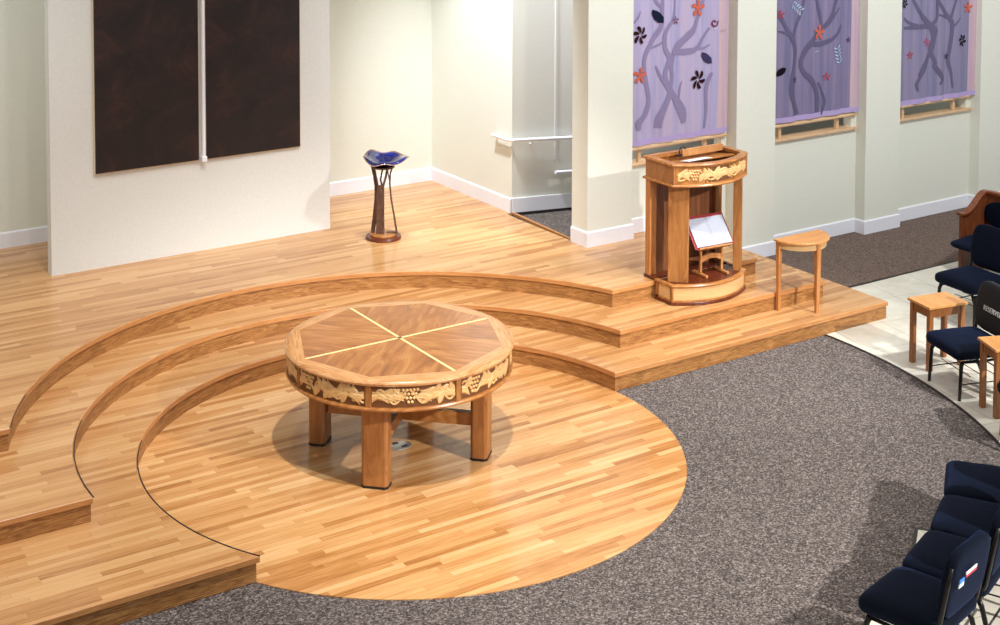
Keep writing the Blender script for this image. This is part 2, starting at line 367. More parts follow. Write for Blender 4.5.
def base(name, path, z, h=.165, t=.016, mat='white'):
    MB().sweep(path, [(0, z), (t, z), (t, z+h-.012), (t-.008, z+h), (0, z+h)]).build(name, M[mat], kind='structure')
Z3 = 3*H
base('baseboard_back', [(XE, 5.69), (3.575, 5.69), (3.575, 3.902)][::-1][::-1], Z3)
base('baseboard_right', [(3.5, 2.64), (3.5, YW), (4.1, YW), (4.1, YR), (4.77, YR)], Z3)
base('baseboard_right_low', [(4.77, YR), (5.6, YR), (5.6, YW), (6.2, YW), (6.2, YR), (7.7, YR), (7.7, YW), (8.3, YW), (8.3, YR), (9.8, YR), (9.8, YW), (10.4, YW), (10.4, YR), (11.9, YR)], 0.0)
# corridor skirting follows the ramp, with a dark strip below painting the shade
sk = MB(); q = [(3.575, .53), (9.5, .12)]
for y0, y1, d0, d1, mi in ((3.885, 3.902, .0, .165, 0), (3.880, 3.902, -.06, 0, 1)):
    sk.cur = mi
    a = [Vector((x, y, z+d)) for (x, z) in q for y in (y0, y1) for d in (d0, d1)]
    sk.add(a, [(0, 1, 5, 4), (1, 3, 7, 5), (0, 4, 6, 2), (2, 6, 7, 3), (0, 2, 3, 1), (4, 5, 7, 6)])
sk.build('baseboard_corridor_and_shade', [M['white'], M['trim_metal_and_shade']], kind='structure')

# corridor rails
h = thing('handrail', 'white round handrail wrapping the alcove corner into the corridor', 'handrail', (3.575, 3.9, 1.35))
MB().tube([(-.055, .32, .03), (-.055, .02, .03), (-.02, -.05, .03), (.6, -.055, -.02), (4.5, -.055, -.32)], .021, 10).build('rail', M['white'], h, smooth='auto')
for x, z in ((.25, .0), (1.6, -.11), (3.2, -.23)): MB().tube([(x, -.055, z), (x, -.03, z-.05), (x, 0, z-.05)], .009, 8).build('bracket', M['white'], h, smooth='auto')
MB().tube([(-.055, .3, .03), (0, .3, .03)], .012, 8).build('bracket', M['white'], h, smooth='auto')
h = thing('lower_handrail', 'short lower white handrail on the corridor wall', 'handrail', (4.15, 3.9, .93))
MB().tube([(0, -.05, .0), (4.0, -.05, -.30)], .019, 10).build('rail', M['white'], h, smooth='auto')
for x in (.15, 1.5, 2.9): MB().tube([(x, -.05, -.075*x), (x, 0, -.075*x-.03)], .009, 8).build('bracket', M['white'], h, smooth='auto')
h = thing('wall_line', 'thin white cord running down the corridor wall', 'line', (4.165, 3.885, 1.07))  # thin white vertical line, drawn as a slim tube
MB().tube([(0, 0, .02), (0, 0, 3.3)], .004, 6).build('line_tube', M['white'], h)
MB().tube([(0, 0, -.02), (0, 0, .0), (0, 0, .03)], [.006, .01, .004], 8).build('line_end', M['white'], h, smooth=True)

# ------------------------------------------------------------------ bronze panels on the screen wall
def panel(x0, x1, label):
    t = thing('bronze_panel', label, 'wall panel', ((x0+x1)/2, 4.47, 1.50), group=None); hw = (x1-x0)/2
    MB().box(-hw-.012, hw+.012, -.03, 0, -.012, 3.0).build('backing_frame', M['panel_edge'], t)
    MB().box(-hw, hw, -.045, -.028, 0, 2.99).build('metal_sheet', M['bronze'], t, bevel=.003)
panel(-1.095, .0, 'large dark brown panel left of the white tube')
panel(.085, 1.16, 'large dark brown panel right of the white tube')
t = thing('light_tube', 'slim white vertical tube between the two dark panels', 'tube', (.045, 4.41, 1.49))
MB().tube([(0, 0, .04), (0, 0, 3.1)], .019, 14).build('tube', M['white'], t, smooth='auto')
MB().box(-.028, .028, -.03, .05, -.01, .05).build('end_cap', M['white'], t, bevel=.008)

# ------------------------------------------------------------------ window bays: rails and hanging banners
for i, (a, b) in enumerate(OP):
    t = thing('window_%d' % (i+1), None, None, (a, YR, ZS), kind='structure')
    w_ = b-a
    MB().box(.03, w_-.02, -.045, .13, -.012, .018).build('sill', M['blond'], t, bevel=.006)
    MB().cushion(w_-.03, .07, .042, (w_/2-.01, -.02, .178), e=9).build('rail', M['blond'], t, smooth=True)
    for x in (.22, w_-.33): MB().box(x-.022, x+.022, -.01, .03, .018, .15).build('post', M['blond'], t, bevel=.003)
TREES = {1: [([(4.531,1.667),(4.556,1.778),(4.656,1.96),(4.697,2.089),(4.721,2.207),(4.711,2.319),(4.736,2.437),(4.803,2.537),(4.94,2.646),(5.027,2.719),(5.086,2.836),(5.146,2.979),(5.18,3.084)],[0.071,0.08,0.054,0.045,0.045,0.045,0.054,0.062,0.062,0.054,0.045,0.045,0.036]),([(4.901,1.678),(4.873,1.815),(4.758,1.989),(4.654,2.12),(4.618,2.257),(4.643,2.325),(4.676,2.429),(4.615,2.541),(4.61,2.674),(4.663,2.775),(4.739,2.849),(4.763,2.954),(4.77,3.086)],[0.045,0.089,0.062,0.054,0.045,0.045,0.045,0.045,0.045,0.036,0.036,0.018,0.013]),([(4.735,2.49),(4.908,2.474),(5.082,2.499),(5.169,2.6),(5.265,2.713)],[0.045,0.054,0.045,0.027,0.018]),([(5.082,2.492),(5.188,2.49),(5.276,2.523)],[0.027,0.018,0.009]),([(4.254,1.674),(4.253,1.753),(4.344,1.835),(4.398,1.988),(4.357,2.19),(4.33,2.329),(4.337,2.46),(4.403,2.573),(4.494,2.697),(4.561,2.797),(4.567,2.942),(4.574,3.1)],[0.036,0.062,0.054,0.045,0.045,0.045,0.045,0.045,0.045,0.036,0.036,0.027]),([(4.412,2.552),(4.496,2.571),(4.58,2.617)],[0.018,0.018,0.013]),([(4.567,2.995),(4.507,3.039),(4.473,3.107)],[0.027,0.027,0.027]),([(4.175,2.847),(4.224,2.902),(4.265,2.978)],[0.018,0.018,0.009]),([(4.645,2.121),(4.55,2.237),(4.498,2.353)],[0.045,0.027,0.013]),([(4.828,1.928),(4.844,2.074),(4.869,2.152)],[0.018,0.018,0.009]),([(5.21,1.587),(5.233,1.789),(5.23,2.034),(5.299,2.204)],[0.027,0.036,0.045,0.027])],2: [([(6.648,1.574),(6.546,1.827),(6.552,2.025),(6.579,2.14),(6.604,2.336),(6.543,2.483),(6.454,2.589),(6.356,2.737),(6.297,2.826)],[0.045,0.062,0.054,0.045,0.045,0.054,0.036,0.036,0.027]),([(6.552,2.51),(6.617,2.632),(6.683,2.769),(6.728,2.95)],[0.045,0.036,0.027,0.027]),([(6.494,2.529),(6.397,2.566),(6.321,2.583)],[0.027,0.018,0.009]),([(6.963,1.567),(6.958,1.783),(6.866,1.951),(6.736,2.068),(6.694,2.186),(6.75,2.309),(6.837,2.401),(6.943,2.492),(7.08,2.581),(7.168,2.674),(7.225,2.814),(7.274,2.911)],[0.045,0.054,0.054,0.045,0.045,0.054,0.054,0.054,0.045,0.045,0.036,0.036]),([(6.847,2.393),(7.025,2.377),(7.204,2.427),(7.303,2.498),(7.352,2.581)],[0.036,0.045,0.036,0.027,0.013]),([(7.041,2.541),(6.998,2.716),(6.934,2.935)],[0.027,0.036,0.036]),([(7.198,2.672),(7.317,2.793)],[0.027,0.013]),([(7.043,1.529),(7.1,1.696),(6.975,1.925)],[0.027,0.027,0.018])],3: [([(8.74,1.812),(8.89,2.01),(8.985,2.184),(8.968,2.399),(8.83,2.531),(8.694,2.662),(8.591,2.82)],[0.071,0.045,0.036,0.062,0.054,0.036,0.027]),([(8.716,1.633),(8.691,1.741),(8.841,1.893),(8.905,2.009)],[0.018,0.045,0.045,0.036]),([(9.116,1.683),(9.182,1.753),(9.019,1.922),(9.025,1.967),(8.941,2.158),(9.036,2.363),(8.966,2.444),(9.042,2.545),(9.041,2.788)],[0.018,0.054,0.054,0.045,0.036,0.036,0.036,0.036,0.036]),([(8.967,2.429),(8.789,2.443),(8.613,2.446),(8.46,2.447)],[0.045,0.045,0.036,0.018]),([(8.7,2.458),(8.545,2.508),(8.457,2.575)],[0.027,0.027,0.018]),([(9.38,1.61),(9.339,1.814),(9.285,1.974),(9.324,2.201),(9.34,2.43),(9.256,2.544),(9.116,2.692),(9.046,2.788)],[0.018,0.036,0.045,0.045,0.054,0.045,0.036,0.027]),([(9.314,2.509),(9.367,2.643),(9.409,2.762)],[0.036,0.027,0.027]),([(9.257,2.521),(9.075,2.573)],[0.027,0.013]),([(9.352,2.383),(9.498,2.502)],[0.027,0.009])]}
MOTIFS = {1: [('leaf',(4.509,2.897),(4.577,2.829),'navy'),('pinwheel',(4.259,2.716),0.095,'brown'),('pinwheel',(5.096,2.145),0.105,'brown'),('maple',(5.085,2.95),0.095,'coral'),('maple',(4.264,2.272),0.084,'coral'),('flower',(4.774,2.833),0.047,'plum'),('spiral',(5.322,2.77),0.042,'plum'),('dots',(5.324,2.698),0.032,'white'),('dots',(5.462,2.657),0.042,'grey'),('leaf',(5.221,2.376),(5.288,2.318),'slate')],2: [('feather',(6.607,2.845),(6.702,2.781),'pale'),('maple',(6.982,2.517),0.084,'coral'),('feather',(7.299,2.216),(7.266,2.335),'pale'),('flower',(7.468,2.39),0.032,'black'),('flower',(7.113,1.976),0.053,'red'),('flower',(6.591,1.992),0.042,'navy'),('dots',(6.938,2.289),0.032,'white'),('leaf',(6.364,2.104),(6.434,2.14),'black'),('flower',(6.351,2.78),0.053,'red')],3: [('flower',(8.567,2.1),0.053,'red'),('flower',(8.879,2.239),0.063,'pink'),('flower',(9.245,2.023),0.038,'navy'),('pinwheel',(9.535,2.206),0.074,'black'),('maple',(9.645,2.622),0.068,'coral'),('pinwheel',(8.456,2.754),0.053,'black')]}
YB = 2.46
def wav(x, z): return YB+.012*sin(x*17+.6*z)+.006*sin(x*41)*(1 if z < 2 else .7)
def strip(mb, x0, x1, z0, z1, off, nx=None, nz=8, th=.004):
    nx = nx or max(2, int((x1-x0)/.03)); vs_ = []; n = (nx+1)*(nz+1)
    for d in (0, th):
        for j in range(nz+1):
            for i in range(nx+1):
                x = x0+(x1-x0)*i/nx; z = z0+(z1-z0)*j/nz; vs_.append((x, wav(x, z)-off+d, z))
    q = lambda d, i, j: d*n+j*(nx+1)+i
    fs = [(q(0, i, j), q(0, i+1, j), q(0, i+1, j+1), q(0, i, j+1)) for i in range(nx) for j in range(nz)]
    fs += [(q(1, i, j+1), q(1, i+1, j+1), q(1, i+1, j), q(1, i, j)) for i in range(nx) for j in range(nz)]
    for j in (0, nz): fs += [(q(0, i, j), q(1, i, j), q(1, i+1, j), q(0, i+1, j)) for i in range(nx)]
    for i in (0, nx): fs += [(q(0, i, j), q(1, i, j), q(1, i, j+1), q(0, i, j+1)) for j in range(nz)]
    mb.add(vs_, fs)
def ribbon(mb, pts, ws, off, x0, x1):
    # smooth the polyline
    P = [Vector(p) for p in pts]; out = []; W = []
    for i in range(len(P)-1):
        p0 = P[max(i-1, 0)]; p1 = P[i]; p2 = P[i+1]; p3 = P[min(i+2, len(P)-1)]
        for k in range(5):
            t = k/5; q = .5*((2*p1)+(p2-p0)*t+(2*p0-5*p1+4*p2-p3)*t*t+(3*p1-p0-3*p2+p3)*t**3)
            out.append(q); W.append(1.35*(ws[i]*(1-t)+ws[i+1]*t))
    out.append(P[-1]); W.append(ws[-1]); vs_ = []
    for i, p in enumerate(out):
        d = (out[min(i+1, len(out)-1)]-out[max(i-1, 0)]).normalized(); nrm = Vector((-d.y, d.x))
        for sgn in (-1, -.5, 0, .5, 1):
            q = p+nrm*sgn*W[i]*.5; x = min(max(q.x, x0), x1); vs_.append((x, wav(x, q.y)-off, q.y))
    mb.add(vs_, [(5*i+j, 5*i+j+1, 5*i+j+6, 5*i+j+5) for i in range(len(out)-1) for j in range(4)])
def blob(mb, c_, pts, off):
    vs_ = [(c_[0], wav(*c_)-off, c_[1])]+[(x, wav(x, z)-off, z) for x, z in pts]; n = len(pts)
    mb.add(vs_, [(0, 1+i, 1+(i+1) % n) for i in range(n)])
def petal(mb, c_, ang, r0, r1, wd, off, bend=0):
    pts = []
    for k in range(10):
        t = 2*pi*k/10; u = (r0+r1)/2+(r1-r0)/2*cos(t); v_ = wd/2*sin(t)*(.7+.3*cos(t)); a = ang+bend*(u-r0)/(r1-r0)
        pts.append((c_[0]+u*cos(a)-v_*sin(a), c_[1]+u*sin(a)+v_*cos(a)))
    m = (r0+r1)/2; a = ang+bend*.5; blob(mb, (c_[0]+m*cos(a), c_[1]+m*sin(a)), pts, off)
def motif(mb, kind, p, r_, off):
    if kind == 'leaf':
        c_ = p; dx, dz = (r_[0]-p[0]), (r_[1]-p[1]); L = hypot(dx, dz); a = atan2(dz, dx)
        pts = [(c_[0]+u*L*cos(a)-v_*L*sin(a), c_[1]+u*L*sin(a)+v_*L*cos(a)) for u, v_ in ((1.1, 0), (.6, .45), (0, .5), (-.5, .42), (-1.1, .1), (-.8, -.3), (0, -.5), (.6, -.4))]
        blob(mb, c_, pts, off)
    elif kind == 'pinwheel':
        for k in range(6): petal(mb, p, k*pi/3+.4, r_*.18, r_*1.1, r_*.62, off, .5)
    elif kind == 'maple':
        for k in range(5): petal(mb, p, k*2*pi/5+1.2, -r_*.1, r_*1.15, r_*.58, off, .25)
        for k in range(5): petal(mb, (p[0]+r_*.5*cos(k*2*pi/5+1.2), p[1]+r_*.5*sin(k*2*pi/5+1.2)), k*2*pi/5+2.1, 0, r_*.62, r_*.34, off)
    elif kind == 'flower':
        for k in range(5): petal(mb, p, k*2*pi/5+pi/2, r_*.1, r_, r_*.42, off)
    elif kind == 'spiral':
        pts = [(p[0]+r_*(.25+.16*t)*cos(t), p[1]+r_*(.25+.16*t)*sin(t)) for t in [i*.35 for i in range(20)]]
        ribbon(mb, pts, [.012]*len(pts), off, 0, 99)
    elif kind == 'dots':
        for k in range(4): petal(mb, (p[0]+(k-1.5)*r_*.55, p[1]+(k % 2)*r_*.3), .5, -r_*.22, r_*.22, r_*.3, off)
    elif kind == 'feather':
        dx, dz = r_[0]-p[0], r_[1]-p[1]; a = atan2(dz, dx); L = max(hypot(dx, dz), .07)
        for k in range(5):
            c_ = (p[0]+(k-2.2)*L*.35*cos(a), p[1]+(k-2.2)*L*.35*sin(a))
            petal(mb, c_, a+1.0, 0, L*.55, L*.2, off); petal(mb, c_, a-1.0, 0, L*.55, L*.2, off)
def banner(i, x0, x1, xb, cl, tr, zb, label):
    t = thing('hanging_banner', label, 'banner', (0, 0, 0), group='tree banners between the pilasters')
    m = MB(); strip(m, x0, xb, zb+.05, 4.2, 0); m.build('cloth', M[cl], t, smooth='auto')
    m = MB(); strip(m, xb, x1, zb+.05, 4.2, .0); m.build('side_border', M['border'], t, smooth='auto')
    m = MB(); strip(m, x0, x1, zb, zb+.06, .004, nz=2); m.build('hem', M['hem'], t, smooth='auto')
    for pts, ws in TREES[i]:
        m = MB(); ribbon(m, pts, ws, .006, x0, x1-.02); m.build('branch_print', M[tr], t)
    nm = {'leaf': 'leaf_motif', 'pinwheel': 'pinwheel_leaf', 'maple': 'lobed_leaf', 'flower': 'flower_motif', 'spiral': 'spiral_motif', 'dots': 'dot_motif', 'feather': 'feather_motif'}
    for kd, p, r_, c_ in MOTIFS[i]:
        m = MB(); p = (max(p[0], x0+.05), p[1]); motif(m, kd, p, r_, .012); m.build(nm[kd], MOTM[c_], t)
    MB().tube([(x0, YB+.01, 4.2), (x1, YB+.01, 4.2)], .015, 8).build('hanging_rod', M['blond'], t)
banner(1, 4.13, 5.565, 5.40, 'cloth1', 'tree1', 1.50, 'pale lavender banner with bare trees and brown pinwheel leaves, nearest the podium')
banner(2, 6.23, 7.665, 7.52, 'cloth2', 'tree2', 1.50, 'grey violet tree banner in the middle bay, one orange leaf at its centre')
banner(3, 8.33, 9.83, 9.68, 'cloth3', 'tree3', 1.475, 'grey violet tree banner in the farthest bay at the right edge')

# ------------------------------------------------------------------ carved relief
def relief(mb_bg, mb, L, Hh, f, seed, grapes=None):
    """f(u,v,h) -> point; background sheet and raised leaves, grapes and vines"""
    rnd = random.Random(seed); nu = 20
    vs_ = [f(L*i/nu, v_, -.0015) for i in range(nu+1) for v_ in (0, Hh)]
    mb_bg.add(vs_, [(2*i, 2*i+2, 2*i+3, 2*i+1) for i in range(nu)])
    def leaf(u, v_, ln, wd, a, hh=.011, tip=1.0):
        n, m_ = 8, 4; P = []
        for i in range(n+1):
            s_ = i/n; half = wd/2*(sin(pi*min(1, s_**.8))**.8)*(1-.35*s_) if 0 < i < n else 0
            cv = .18*ln*sin(pi*s_)
            for j in range(m_+1):
                t_ = -1+2*j/m_; du = (s_-.5)*ln; dv = t_*half+cv
                hgt = hh*max(0, (1-t_*t_))**.5*(.35+.65*sin(pi*s_)) - (.003 if j == m_//2 else 0)
                uu = u+du*cos(a)-dv*sin(a); vv = v_+du*sin(a)+dv*cos(a)
                P.append(f(min(max(uu, .002), L-.002), min(max(vv, .002), Hh-.002), hgt))
        mb.add(P, [(i*(m_+1)+j, (i+1)*(m_+1)+j, (i+1)*(m_+1)+j+1, i*(m_+1)+j+1) for i in range(n) for j in range(m_)])
    def ball(u, v_, r_):
        P = []; n, m_ = 8, 3
        for i in range(m_+1):
            ph = pi/2*i/m_
            for k in range(n): P.append(f(u+r_*cos(ph)*cos(2*pi*k/n), v_+r_*cos(ph)*sin(2*pi*k/n), r_*sin(ph)*.9))
        mb.add(P, [(i*n+k, i*n+(k+1) % n, (i+1)*n+(k+1) % n, (i+1)*n+k) for i in range(m_) for k in range(n)])
    def vine(pts, w_=.006):
        P = []
        for i, (u, v_) in enumerate(pts):
            a, b = pts[max(i-1, 0)], pts[min(i+1, len(pts)-1)]; d = hypot(b[0]-a[0], b[1]-a[1]) or 1; nx_, ny_ = -(b[1]-a[1])/d, (b[0]-a[0])/d
            for t_, hh in ((-1, 0), (-.5, .008), (.5, .008), (1, 0)):
                P.append(f(min(max(u+nx_*w_*t_, .002), L-.002), min(max(v_+ny_*w_*t_, .002), Hh-.002), hh))
        mb.add(P, [(4*i+j, 4*i+4+j, 4*i+5+j, 4*i+1+j) for i in range(len(pts)-1) for j in range(3)])
    vine([(L*i/40, Hh*(.5+.33*sin(6.0*pi*i/40+seed))) for i in range(41)], Hh*.055)
    gu = L*(.18 if seed % 3 else .45)
    for a_ in range(4):
        for b_ in range(5-a_):
            if rnd.random() < .95: ball(gu+(b_-(4-a_)/2)*Hh*.17, Hh*(.82-.19*a_), Hh*.085)
    u = .02
    while u < L-.01:
        if abs(u-gu) > Hh*.42:
            leaf(u, Hh*(.27+.1*rnd.random()), Hh*.85, Hh*.46, rnd.uniform(-.9, .9), .013); leaf(u+Hh*.2, Hh*(.70+.1*rnd.random()), Hh*.8, Hh*.42, rnd.uniform(2.0, 4.0), .010)
        u += Hh*.33
    for k in range(3):
        cu = L*(.35+.25*k); cv = Hh*(.5+.12*(-1)**k)
        vine([(cu+Hh*.05*(1+.45*t_)*cos(t_), cv+Hh*.05*(1+.45*t_)*sin(t_)) for t_ in [.5*i for i in range(12)]], Hh*.035)

# ------------------------------------------------------------------ round communion table
TB = thing('communion_table', 'round wooden table with carved apron on the lowest wood circle', 'table', (-.025, .18, .002))
RT, ZT, RO = .925, .911, .845
oct_ = [(RO*cos(pi/4*k), RO*sin(pi/4*k)) for k in range(8)]
# veneer field: four quadrants, UV along each quadrant's own grain
for qd in range(4):
    m = MB(); a0 = qd*pi/2; ids = [2*qd, 2*qd+1, (2*qd+2) % 8]; P = [(0, 0)]+[oct_[i] for i in ids]
    am = a0+pi/4; uv = [(x*cos(am)+y*sin(am)+qd*3.1, -x*sin(am)+y*cos(am)) for x, y in P]
    m.add([(x, y, ZT+.0005) for x, y in P]+[(x, y, ZT-.03) for x, y in P], [(0, 1, 2, 3), (7, 6, 5, 4)], uv+uv); m.build('veneer_panel', M['veneer'], TB)
for a in (0, pi/2):
    m = MB(); T = Matrix.Rotation(a, 4, 'Z'); m.box(-RO+.004, RO-.004, -.011, .011, ZT-.004, ZT+.0022, T); m.build('inlay_strip', M['inlay'], TB)
MB().lathe([(.001, ZT-.002), (.02, ZT-.002), (.02, ZT+.003), (.001, ZT+.003)], 16).build('centre_dot', M['darkcherry'], TB)
ROUT = [(.0, ZT), (.045, ZT-.002), (.062, ZT-.010), (.070, ZT-.024), (.066, ZT-.040), (.050, ZT-.048)]
for k in range(8):   # eight ring segments between octagon side and round edge
    m = MB(); P = []; n = 12; uv = []
    a, b = (RO*cos(-pi/8), RO*sin(-pi/8)), (RO*cos(pi/8), RO*sin(pi/8))
    for i in range(n+1):
        t_ = i/n; px_, py_ = a[0]+(b[0]-a[0])*t_, a[1]+(b[1]-a[1])*t_; ang = -pi/8+pi/4*t_
        P.append((px_, py_, ZT+.001))
        for o_, z in ROUT: rr = RT-.070+o_; P.append((rr*cos(ang), rr*sin(ang), z+.001))
    w_ = len(ROUT)+1
    m.add(P, [(i*w_+j, i*w_+j+1, (i+1)*w_+j+1, (i+1)*w_+j) for i in range(n) for j in range(w_-1)]); sg_ = m.build('ring_segment', M['ring'], TB, smooth='auto'); sg_.rotation_euler = (0, 0, k*pi/4+pi/8)
RA = RT-.028; ZA0, ZA1 = ZT-.215, ZT-.045
MB().lathe([(RA-.05, ZA1+.01), (RA-.006, ZA1+.01), (RA-.006, ZA0), (RA-.05, ZA0), (RA-.05, ZA1+.01)], 96).build('apron', M['cherry_h'], TB, smooth='auto')
MB().lathe([(RA-.05, ZA0+.002), (RA+.010, ZA0+.002), (RA+.016, ZA0-.010), (RA+.010, ZA0-.024), (RA-.05, ZA0-.024), (RA-.05, ZA0+.002)], 96).build('lower_moulding', M['cherry_h'], TB, smooth='auto')
for k in range(8):
    am = k*pi/4; da = .028/RA
    def f(u, v_, h_, a0=am+da, RR=RA): a = a0+u/RR; return ((RR-.004+h_)*cos(a), (RR-.004+h_)*sin(a), ZA0+.006+v_)
    bgm, rl = MB(), MB(); L = (pi/4-2*da)*RA; both = MB()
    both.cur = 0; relief(both, rl, L, ZA1-ZA0-.008, f, k+1)
    both.cur = 1; both.add(rl.v, rl.f); both.build('carved_panel', [M['carve_bg'], M['carve']], TB, smooth='auto')
    m = MB(); T = Matrix.Rotation(am, 4, 'Z'); m.box(RA-.02, RA+.006, -.022, .022, ZA0, ZA1+.004, T); m.build('stile', M['cherry'], TB, bevel=.003)
for k in range(4):
    am = pi/4+k*pi/2; T = Matrix.Rotation(am, 4, 'Z')
    lg = MB(); c_ = .022; X0, X1, Yh = .605, .742, .105
    lg.prism([(X0, -Yh+c_), (X0+c_, -Yh), (X1-c_, -Yh), (X1, -Yh+c_), (X1, Yh-c_), (X1-c_, Yh), (X0+c_, Yh), (X0, Yh-c_)], .018, ZA0+.01, T)
    lg = lg.build('leg', M['cherry'], TB, bevel=.003)
    MB().prism([(X0-.002, -Yh+c_), (X0+c_, -Yh-.002), (X1-c_, -Yh-.002), (X1+.002, -Yh+c_), (X1+.002, Yh-c_), (X1-c_, Yh+.002), (X0+c_, Yh+.002), (X0-.002, Yh-c_)], 0, .018, T).build('foot_pad', M['dark'], lg)
for a in (pi/4, 3*pi/4):
    T = Matrix.Rotation(a, 4, 'Z'); MB().box(-.6, .6, -.03, .03, .25, .355, T).build('stretcher', M['cherry_h'], TB, bevel=.004)
ob = thing('floor_outlet', 'oval metal outlet plate with black slots set in the floor under the round table', 'floor outlet', (0, .22, .002))
MB().lathe([(.001, 0), (.10, 0), (.098, .006), (.085, .008), (.001, .008)], 28, fn=lambda r_, z, t: (r_*(1-.25*sin(t)**2), z)).build('cover_plate', M['steel'], ob, smooth='auto')
for x, y in ((-.02, .045), (.02, -.04)): MB().box(x-.025, x+.025, y-.014, y+.014, .007, .011).build('socket', M['dark'], ob)

# ------------------------------------------------------------------ podium
PD = thing('podium', 'tall wooden podium with carved bow front standing across two steps', 'podium', (3.87, 1.085, 2*H))
HW, YC, BOW, YBK = .475, -.235, .17, .20
def outline(d=0, bk=YBK, n=20, hw=HW):
    P = [(-hw+d, bk-d)]
    P += [(x, YC+d*.4-(BOW)*(1-(x/hw)**2)+d*.8) for x in [-hw+d+(2*hw-2*d)*i/n for i in range(n+1)]]
    P.append((hw-d, bk-d)); return P
def bowpath(d=0, n=24): return [(x, YC-BOW*(1-(x/HW)**2)+d) for x in [-HW+.02+(2*HW-.04)*i/n for i in range(n+1)]]
YS = .022
MB().prism(outline(-.012, YS-.012), 0, .032).build('shoe_moulding', M['darkcherry'], PD, bevel=.006)
MB().prism(outline(.006, YS), .03, .19).build('base_box', M['maple'], PD)
m = MB(); m.sweep(outline(0, YS), [(-.03, .175), (.006, .175), (.012, .188), (.006, .202), (-.03, .202)]); m.build('base_rim', M['cherry_h'], PD, smooth='auto')
MB().sweep(outline(0, YS), [(-.004, .032), (.001, .032), (.001, .05), (-.004, .05)]).build('lower_rail', M['cherry_h'], PD)
for x in (-HW+.015, HW-.015): MB().box(x-.018, x+.018, YC-.004, YC+.03, .03, .18).build('corner_stile', M['cherry'], PD)
for x in (-HW+.002,): MB().box(x-.003, x+.012, YS-.05, YS-.01, .03, .18).build('corner_stile', M['cherry'], PD)
MB().prism(outline(.03, YS), .186, .196).build('base_floor', M['darkcherry'], PD)
MB().box(-HW-.004, HW+.004, YS+.002, YBK, H+.001, .205).build('rear_plinth', M['darkcherry'], PD, bevel=.005)
for x in (-1, 1):
    p_ = MB(); T = Matrix.Translation(((-.335, .440)[x > 0], YC+.075, 0)) @ Matrix.Rotation(x*pi/4, 4, 'Z'); p_.box(-.10, .10, -.042, .042, .196, 1.175, T); p_.build('front_post', M['cherry'], PD, bevel=.005)
for x in (-.43, .43): MB().box(x-.043, x+.043, .115, .187, .205, 1.175).build('rear_post', M['oak'] if x < 0 else M['cherry'], PD, bevel=.004)
MB().box(-.392, .392, .15, .172, .205, 1.175).build('back_board', M['walnut'], PD)
Z0, Z1 = 1.175, 1.375
for sx in (-1, 1): MB().box(min(sx*(HW-.022), sx*(HW-.004)), max(sx*(HW-.022), sx*(HW-.004)), YC+.01, YBK-.01, Z0, Z1).build('side_panel', M['cherry'], PD)
MB().box(-HW+.01, HW-.01, YBK-.03, YBK-.01, Z0, Z1-.01).build('rear_panel', M['cherry_h'], PD)
MB().sweep(bowpath(.02), [(0, Z0), (.012, Z0), (.012, Z1), (0, Z1), (-.01, Z1), (-.01, Z0)]).build('bow_board', M['cherry_h'], PD, smooth='auto')
def closed_ring(name, z, hgt, wid, mat='cherry_h'):
    pth = outline(0)
    MB().sweep(pth, [(-wid, z), (.008, z), (.018, z+hgt*.5), (.008, z+hgt), (-wid, z+hgt), (-wid, z)], closed=True).build(name, M[mat], PD, smooth='auto')
closed_ring('top_moulding', Z1-.014, .03, .055); closed_ring('header_moulding', Z0-.014, .026, .03)
for x in (-HW+.012, HW-.012): MB().box(x-.014, x+.014, YC-.012, YC+.02, Z0, Z1).build('header_stile', M['cherry'], PD)
bp = bowpath(.006, 60); LL = [0]
for i in range(1, len(bp)): LL.append(LL[-1]+hypot(bp[i][0]-bp[i-1][0], bp[i][1]-bp[i-1][1]))
def fb(u, v_, h_):
    u = min(max(u+.02, 0), LL[-1]-1e-6); i = max(k for k in range(len(LL)) if LL[k] <= u); i = min(i, len(bp)-2); t_ = (u-LL[i])/(LL[i+1]-LL[i])
    x = bp[i][0]+(bp[i+1][0]-bp[i][0])*t_; y = bp[i][1]+(bp[i+1][1]-bp[i][1])*t_; dx, dy = bp[i+1][0]-bp[i][0], bp[i+1][1]-bp[i][1]; q_ = hypot(dx, dy)
    return (x+dy/q_*h_, y-dx/q_*h_, Z0+.024+v_)
both, rl = MB(), MB(); relief(both, rl, LL[-1]-.04, Z1-Z0-.05, fb, 4); both.cur = 1; both.add(rl.v, rl.f)
both.build('carved_panel', [M['carve_bg'], M['carve']], PD, smooth='auto')
MB().prism(outline(.035), Z1-.075, Z1-.06).build('inner_shelf', M['walnut'], PD)
T = Matrix.Translation((0.05, -.06, Z1-.03)) @ Matrix.Rotation(radians(-9), 4, 'X')
MB().box(-.36, .34, -.10, .13, -.008, .008, T).build('reading_board', M['cherry_h'], PD, bevel=.003)
MB().box(-.13, .40, .03, .06, Z1-.01, Z1+.062).build('book_ledge', M['pale'], PD, bevel=.004)
mic = thing('gooseneck_microphone', 'small black bent microphone on the podium top beside the ledge', 'microphone', (3.885-.17, 1.085+.045, 2*H+Z1-.002))
MB().lathe([(.001, 0), (.03, 0), (.03, .012), (.012, .02), (.001, .02)], 16).build('mount', M['dark'], mic, smooth='auto')
MB().tube([(0, 0, .01), (-.005, 0, .05), (.01, 0, .085), (.045, -.01, .09), (.065, -.02, .07)], [.006]*5, 8).build('neck', M['dark'], mic, smooth=True)
pp = MB().box(-.17, .15, -.10, .02, 0, .004, Matrix.Rotation(radians(-9), 4, 'X') @ Matrix.Rotation(.04, 4, 'Z')).build('paper_sheet', M['paper'], loc=(3.885-.13, 1.085-.13, 2*H+Z1-.003))
tag(pp, 'white sheet of paper lying on the podium reading board', 'paper')

